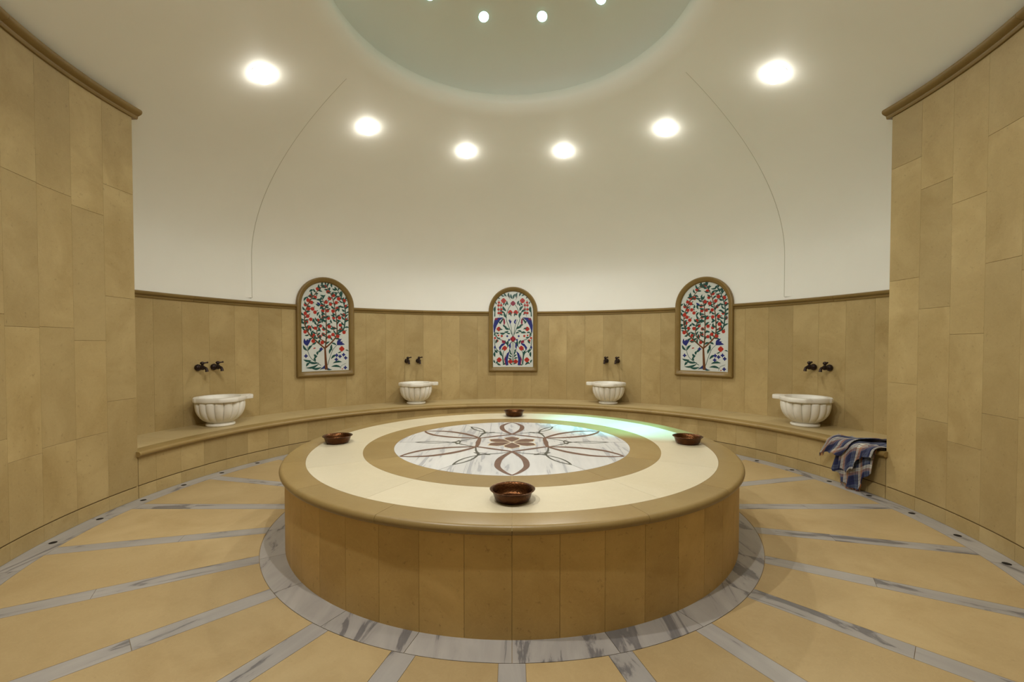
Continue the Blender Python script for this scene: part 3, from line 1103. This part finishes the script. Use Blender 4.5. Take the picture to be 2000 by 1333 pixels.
def make_tap():
    root = empty('wall_tap')
    # local: -Y is out of the wall, Z up
    mb = MB()

    def lathe_y(prof, n=20, cx=0, cz=0):
        rows = [[(cx + r * cos(2 * pi * k / n), -y, cz + r * sin(2 * pi * k / n)) for k in range(n)] for (r, y) in prof]
        mb.grid(rows, M['bronze'], 0.5, close_u=True)
    lathe_y([(0.0, -0.002), (0.024, -0.002), (0.033, 0.006), (0.036, 0.018), (0.033, 0.030), (0.024, 0.040), (0.014, 0.045), (0.0, 0.046)])
    mb.build('wall_rosette', root)
    mb = MB()
    lathe_y([(0.014, 0.02), (0.014, 0.048), (0.021, 0.053), (0.021, 0.060), (0.016, 0.064), (0.019, 0.070), (0.025, 0.080), (0.025, 0.096), (0.018, 0.106), (0.014, 0.112), (0.0, 0.114)])
    mb.build('body', root)
    mb = MB()
    pts = [(0, -0.105, 0.0), (0, -0.125, 0.0), (0, -0.143, -0.006), (0, -0.154, -0.020), (0, -0.158, -0.042)]
    rad = [0.014, 0.014, 0.0145, 0.014, 0.016]
    rows = []
    for i, p in enumerate(pts):
        a, b2 = Vector(pts[max(i - 1, 0)]), Vector(pts[min(i + 1, len(pts) - 1)])
        t = (b2 - a).normalized()
        s = Vector((1, 0, 0))
        u = t.cross(s)
        rows.append([tuple(Vector(p) + s * rad[i] * cos(2 * pi * k / 16) + u * rad[i] * sin(2 * pi * k / 16)) for k in range(16)])
    mb.grid(rows, M['bronze'], 0.5, close_u=True)
    mb.add(rows[-1], [tuple(range(16))], M['bronze'], 0.5)
    mb.build('spout', root)
    mb = MB()
    mb.lathe([(0.013, 0.016), (0.011, 0.032), (0.017, 0.037), (0.022, 0.047), (0.018, 0.058), (0.008, 0.064), (0.0, 0.065)], M['bronze'], 16, center=(0, -0.086, 0))
    h = 0.0042
    for (a, b2) in (((0.0, -0.086, 0.047), (0.034, -0.108, 0.054)),):
        A, B = Vector(a), Vector(b2)
        t = (B - A).normalized()
        s = t.cross(Vector((0, 0, 1))).normalized()
        u = s.cross(t)
        rows = [[tuple(q + (s * cos(2 * pi * k / 10) + u * sin(2 * pi * k / 10)) * rr) for k in range(10)] for q, rr in ((A, 0.009), (B, 0.007), (B + t * 0.004, 0.011), (B + t * 0.010, 0.010), (B + t * 0.014, 0.001))]
        mb.grid(rows, M['bronze'], 0.5, close_u=True)
    mb.build('handle', root)
    return root


tap0 = make_tap()
first = True
where = {-66.45: 'the leftmost basin', -24.3: 'basin between left tree and central panels', 24.4: 'basin between central and right tree panels', 67.0: 'the rightmost basin'}
for az, wl in where.items():
    for s, sl in ((-1, 'left'), (1, 'right')):
        o = tap0 if first else copy_tree(tap0)
        first = False
        a = az + s * 1.33
        o.location = P(a, R_BACK, 0.992)
        o.rotation_euler.z = -radians(a)
        tag(o, '%s blackened bronze tap of the pair over %s' % (sl, wl), 'tap', 'bronze taps over the basins')

# ------------------------------------------------------------------ copper bowls


def make_bowl():
    mb = MB()
    prof = [(0.0, 0.0), (0.060, 0.0), (0.078, 0.003), (0.086, 0.012), (0.092, 0.030), (0.097, 0.046), (0.103, 0.051), (0.108, 0.053), (0.1095, 0.0555), (0.106, 0.057), (0.101, 0.0555), (0.0945, 0.050),
            (0.089, 0.030), (0.083, 0.013), (0.075, 0.006), (0.050, 0.0045), (0.046, 0.007), (0.020, 0.0065), (0.0, 0.006)]
    mb.lathe(prof, M['copper'], 64)
    return mb.build('copper_bowl')


b0 = make_bowl()
for i, (a, r, lab) in enumerate(((179.9, 1.262, 'hammered copper bowl nearest the camera on the front of the round platform'), (-90.6, 1.325, 'hammered copper bowl on the left of the round platform'),
                                 (91.6, 1.325, 'hammered copper bowl on the right of the round platform'), (1.0, 1.255, 'hammered copper bowl on the far side of the round platform'))):
    o = b0 if i == 0 else b0.copy()
    if i:
        COL.objects.link(o)
    o.location = P(a, r, Z_PLAT)
    o.rotation_euler.z = i * 0.7
    tag(o, lab, 'bowl', 'copper bowls on the platform')

# ------------------------------------------------------------------ drain holes in the floor border


def make_drain():
    mb = MB()
    mb.lathe([(0.0, 0.0012), (0.019, 0.0012), (0.0205, 0.0004), (0.021, -0.004)], M['hole_shade'], 20)  # nothing is cut: the disc's dark colour supplies the hole's inner shade
    return mb.build('floor_drain')


ORD = ['first', 'second', 'third', 'fourth', 'fifth', 'sixth', 'seventh', 'eighth', 'ninth', 'tenth', 'eleventh', 'twelfth']
d0 = make_drain()
k = 0
for side, lst in (('right', [107.7, 100.2, 92.7, 85.2, 77.7, 70.2, 62.7, 55.2]), ('left', [-102.3, -94.8, -87.3, -79.8, -72.3, -64.8, -57.3])):
    for i, a in enumerate(lst):
        o = d0 if k == 0 else d0.copy()
        if k:
            COL.objects.link(o)
        k += 1
        o.location = P(a, 2.938, 0)
        tag(o, 'dark drain hole in grey floor border, %s from camera along %s wall' % (ORD[i], side), 'drain', 'drain holes in the floor border')

# ------------------------------------------------------------------ plaid towel hanging over the bench end
towel = empty('plaid_towel', P(82.6, 2.98, Z_SEAT))
tag(towel, 'crumpled navy, white and orange plaid towel hanging over the right end of the bench', 'towel')


def interp(tab, x):
    if x <= tab[0][0]:
        return tab[0][1]
    for (x0, y0), (x1, y1) in zip(tab, tab[1:]):
        if x <= x1:
            f = (x - x0) / (x1 - x0)
            f = f * f * (3 - 2 * f)
            return y0 + (y1 - y0) * f
    return tab[-1][1]


def cloth_sheet(mb, uvs, azt, azb, back, zlow, lift, amp, freq, ph, uvrot, nu=96, nv=84, out=0.0, wpow=0.9, wseat=0.0, edge=0.0, twist=1.0, curl=0.0):
    rows, uvr = [], []
    for j in range(nv + 1):
        t = j / nv
        row, ur = [], []
        for i in range(nu + 1):
            s = i / nu
            rb = interp(back, s)
            zl = interp(zlow, s)
            on = max(0.001, rb - 2.965)
            hang = max(0.0, Z_SEAT - zl)
            tot = on + 0.05 + hang
            d = t * tot
            q1 = freq * s + ph + 0.10 * sin(5.0 * t + 7 * ph)
            f1 = 0.5 + 0.5 * sin(2 * pi * q1)
            f1 = f1 ** 0.7
            f2 = 0.5 + 0.5 * sin(2 * pi * (freq * 2.1 * s + 0.37 + ph) + 2.2 * twist * t)
            f3 = 0.5 + 0.5 * sin(2 * pi * (1.6 * t + 1.1 * s + ph))
            fold = 0.70 * f1 + 0.30 * f2
            ed = edge * math.exp(-((1 - s) / 0.13) ** 2) + 0.4 * edge * math.exp(-(s / 0.1) ** 2)
            if d < on:
                q = d / on
                r = rb - d
                hump = (0.25 + 0.75 * min(1, q * 4)) * (0.75 + 0.25 * (1 - q))
                z = Z_SEAT + 0.004 + lift * (0.5 + 0.5 * min(1, q * 5)) + hump * (1.1 * amp * fold + 0.016 * f3 + ed)
                drop = 0
            elif d < on + 0.05:
                q = (d - on) / 0.05
                th = q * pi / 2
                k = 0.75
                zt_ = lift + k * (1.1 * amp * fold + 0.016 * (0.5 + 0.5 * sin(2 * pi * (1.6 * t + 1.1 * s + ph))) + ed)
                r = 2.965 - 0.028 * sin(th) - out * sin(th) - amp * 0.5 * fold * q - 0.5 * ed * q
                z = Z_SEAT + 0.004 + zt_ * cos(th) - 0.022 * (1 - cos(th))
                drop = 0
            else:
                drop = (d - on - 0.05) / max(hang, 0.001)
                r = 2.937 - out - amp * (0.5 + 0.9 * drop) * fold - 0.5 * ed * (1 - drop) - curl * drop ** 2
                z = Z_SEAT - 0.018 - drop * (hang - 0.018) - 0.012 * f2 * drop
            a0 = azt[0] + (azt[1] - azt[0]) * s
            a1 = interp(azb, s)
            w = (1 - wseat) * min(1.0, max(0.0, drop)) ** wpow + wseat * t
            a = a0 + (a1 - a0) * w
            x, y, z = P(a, r, max(z, 0.012 + 0.01 * f1))
            row.append((x - towel.location.x, y - towel.location.y, z - towel.location.z))
            U, V = s * uvrot[2], t * tot
            ca, sa = cos(uvrot[0]), sin(uvrot[0])
            ur.append((U * ca - V * sa + uvrot[1], U * sa + V * ca + 2.7 * uvrot[1]))
        rows.append(row)
        uvr.append(ur)
    mb.grid(rows, M['plaid'], 0.5)
    uvs.extend([p for r_ in uvr for p in r_])
    return rows


mb, uvs = MB(), []
# under layer: the long hanging part, gathered towards its lower end
rA = cloth_sheet(mb, uvs, (79.6, 86.3), [(0, 78.7), (0.2, 80.0), (0.4, 81.7), (0.6, 83.2), (0.8, 84.5), (1, 85.7)], [(0, 3.10), (1, 3.16)],
                 [(0, 0.150), (0.10, 0.125), (0.26, 0.050), (0.42, 0.020), (0.62, 0.022), (0.74, 0.085), (0.88, 0.150), (1, 0.20)], 0.0, 0.034, 2.6, 0.15, (0.16, 0.03, 0.62), out=-0.004)
# middle layer: from the wall end over the seat, short hang with a slanting lower edge
rB = cloth_sheet(mb, uvs, (80.6, 86.72), [(0, 80.2), (0.3, 82.2), (0.5, 83.4), (0.75, 84.9), (1, 86.7)], [(0, 3.22), (0.5, 3.36), (1, 3.44)],
                 [(0, 0.165), (0.30, 0.160), (0.42, 0.19), (0.62, 0.29), (0.72, 0.330), (1, 0.332)], 0.010, 0.020, 1.7, 0.62, (-0.06, 0.05, 0.50), out=0.040)
# upper layer: the left flap with its thick rolled edge lying slantwise across the others
rC = cloth_sheet(mb, uvs, (78.6, 85.6), [(0, 77.0), (0.5, 78.9), (1, 80.9)], [(0, 2.99), (0.25, 3.12), (0.6, 3.22), (1, 3.30)],
                 [(0, 0.270), (0.5, 0.285), (0.8, 0.282), (1, 0.275)], 0.022, 0.014, 1.3, 0.30, (0.10, 0.13, 0.42), out=0.052, wseat=0.85, edge=0.026)
me_o = mb.build('cloth', towel, angle=80, fix=False)
uvl = me_o.data.uv_layers.new(name='UVMap')
for lp in me_o.data.loops:
    uvl.data[lp.index].uv = uvs[lp.vertex_index]
so = me_o.modifiers.new('thickness', 'SOLIDIFY')
so.thickness = 0.003
so.offset = 0
for rows, (ra_, rb_) in ((rA, (0.2, 0.75)), (rC, (0.0, 0.2))):
    mb = MB()
    last = rows[-1]
    n = len(last)
    hem = []
    for i in range(n):
        s = i / (n - 1)
        if not ra_ <= s <= rb_:
            continue
        p = Vector(last[i])
        hem.append(p)
        low = Vector((p.x + rng.uniform(-0.008, 0.008), p.y + rng.uniform(-0.010, 0.010), max(p.z - rng.uniform(0.02, 0.035), 0.004 - towel.location.z)))
        td = Vector((0.0018, 0.0013, 0))
        mb.add([tuple(p - td), tuple(p + td), tuple(low + td * 0.6), tuple(low - td * 0.6), tuple(p + Vector((-0.0015, 0.001, 0))), tuple(low + Vector((-0.001, 0.001, 0)))],
               [(0, 1, 2, 3), (1, 4, 5, 2), (4, 0, 3, 5)], M['fr_o'] if rng.random() < 0.4 else M['fr_n'])
    mb.grid([[tuple(p + Vector((0, 0, 0.003))) for p in hem], [tuple(p - Vector((0, 0, 0.003))) for p in hem]], M['fr_n'], 0.5)
    mb.build('fringe', towel)

# ------------------------------------------------------------------ lamps in the dome
LAMPS = [(-78.6, 3.523), (-47.5, 3.545), (-15.25, 3.546), (17.24, 3.544), (49.5, 3.525), (80.3, 3.497), (113.8, 3.53), (147.3, 3.53), (180.8, 3.53), (214.3, 3.53), (247.8, 3.53)]
WHITE_W = 79.0
POWER = [0.14, 0.18, 1.35, 1.8, 0.18, 0.12, 0.16, 0.5, 1.8, 1.9, 0.2]
lab = ['leftmost of the white dome lamps, high above the left tall wall', 'white dome lamp, second from the left, above the left plaster arch', 'white dome lamp just left of centre below the cupola opening',
       'white dome lamp just right of centre below the cupola opening', 'white dome lamp, second from the right, beside the right plaster arch', 'rightmost of the white dome lamps, high above the right tall wall']


def make_lamp(name, rad, m, ringm, bulge):
    root = empty(name)
    mb = MB()
    mb.lathe([(rad * 0.98, 0.012), (rad * 1.0, 0.001), (rad * 1.05, -0.003), (rad * 1.13, -0.003), (rad * 1.16, 0.0), (rad * 1.16, 0.012)], ringm, 32)
    mb.build('rim', root)
    mb = MB()
    mb.lathe([(rad * 1.02, -0.0028), (rad * 0.93, -0.4 * bulge), (rad * 0.75, -0.72 * bulge), (rad * 0.45, -0.93 * bulge), (rad * 0.2, -0.99 * bulge), (0.0, -bulge)], m, 32)
    mb.build('diffuser', root)
    return root


lamp0 = make_lamp('dome_lamp', 0.080, M['lamp'], M['trimring'], 0.075)
for i, (az, z) in enumerate(LAMPS):
    o = lamp0 if i == 0 else copy_tree(lamp0)
    r = dome_r(z)
    x, y, _ = P(az, r, z)
    nrm = Vector((-x / DOME_R ** 2, -y / DOME_R ** 2, -(z - DOME_Z0) / DOME_B ** 2)).normalized()
    o.location = (x, y, z)
    o.rotation_euler = (-nrm).to_track_quat('Z', 'Y').to_euler()
    tag(o, lab[i] if i < 6 else 'white dome lamp behind the camera, out of view', 'ceiling lamp', 'white lamps round the dome' if i < 6 else 'white dome lamps behind the camera')
    ld = bpy.data.lights.new('dome_spot', 'SPOT')
    ld.energy = WHITE_W * POWER[i]
    ld.color = (1.0, 0.98, 0.93)
    ld.spot_size = radians(152 if i > 5 else 138)
    ld.spot_blend = 0.75 if i > 5 else 0.95
    ld.shadow_soft_size = 0.03
    lo = bpy.data.objects.new('dome_spot', ld)
    COL.objects.link(lo)
    lo.location = Vector((x, y, z)) + nrm * 0.10
    tilt = 0.30 if i in (8, 9) else 0.06
    aim = Vector((-x * tilt, -y * tilt, -1))
    lo.rotation_euler = aim.to_track_quat('-Z', 'Y').to_euler()

lampc = make_lamp('cupola_lamp', 0.047, M['cyan'], M['trimring'], 0.015)
for k in range(12):
    az = {4: -45.3, 5: -15.2, 6: 16.2, 7: 47.4}.get(k, 1.0 - 165 + 30 * k)
    o = lampc if k == 0 else copy_tree(lampc)
    rr = 1.10 if k == 7 else 1.045
    zz = CUP_Z + CUP_B * sqrt(1 - (rr / CUP_R) ** 2)
    x, y, _ = P(az, rr, zz)
    nrm = Vector((-x / CUP_R ** 2, -y / CUP_R ** 2, -(zz - CUP_Z) / CUP_B ** 2)).normalized()
    o.location = (x, y, zz)
    o.rotation_euler = (-nrm).to_track_quat('Z', 'Y').to_euler()
    nm = {4: 'turquoise lamp at the far left of the cupola, almost cut off by the photo top', 5: 'turquoise lamp inside the cupola, left of the middle', 6: 'turquoise lamp inside the cupola, right of the middle', 7: 'turquoise lamp inside the cupola, farthest right and partly cut off'}.get(k)
    if nm:
        tag(o, nm, 'ceiling lamp', 'turquoise lamps in the cupola')
    else:
        tag(o, 'turquoise cupola lamp out of view above the photo', 'ceiling lamp', 'turquoise cupola lamps out of view')


def spot(name, loc, target, energy, col, size, blend, soft=0.03):
    ld = bpy.data.lights.new(name, 'SPOT')
    ld.energy = energy
    ld.color = col
    ld.spot_size = radians(size)
    ld.spot_blend = blend
    ld.shadow_soft_size = soft
    lo = bpy.data.objects.new(name, ld)
    COL.objects.link(lo)
    lo.location = loc
    lo.rotation_euler = (Vector(target) - Vector(loc)).to_track_quat('-Z', 'Y').to_euler()
    return lo


CY = (0.16, 0.90, 1.0)
for az, tgt, e, sz in ((-164 + 240, (0.90, 0.82, Z_PLAT), 1500, 21), (-164 + 210, (1.20, 0.48, Z_PLAT), 900, 14), (-164 + 270, (0.50, 1.22, Z_PLAT), 500, 11)):
    spot('cupola_spot', P(az, 1.02, 4.36), tgt, e, CY, sz, 0.9)
# ------------------------------------------------------------------ world, camera, colour
w = bpy.data.worlds.new('world')
scene.world = w
w.use_nodes = True
w.node_tree.nodes['Background'].inputs[0].default_value = (0, 0, 0, 1)

cd = bpy.data.cameras.new('camera')
cd.sensor_width = 36
cd.lens = 874.72 / 2000 * 36
cd.shift_y = 24.83 / 2000
cd.clip_start = 0.02
cam = bpy.data.objects.new('camera', cd)
COL.objects.link(cam)
cam.location = (0, -3.4005, 1.243)
cam.rotation_euler = (pi / 2 - 0.0216, 0.0, 0.0)
scene.camera = cam

vs = scene.view_settings
vs.view_transform = 'Standard'
vs.look = 'None'
vs.exposure = -0.12
vs.gamma = 1.0
vs.use_curve_mapping = False
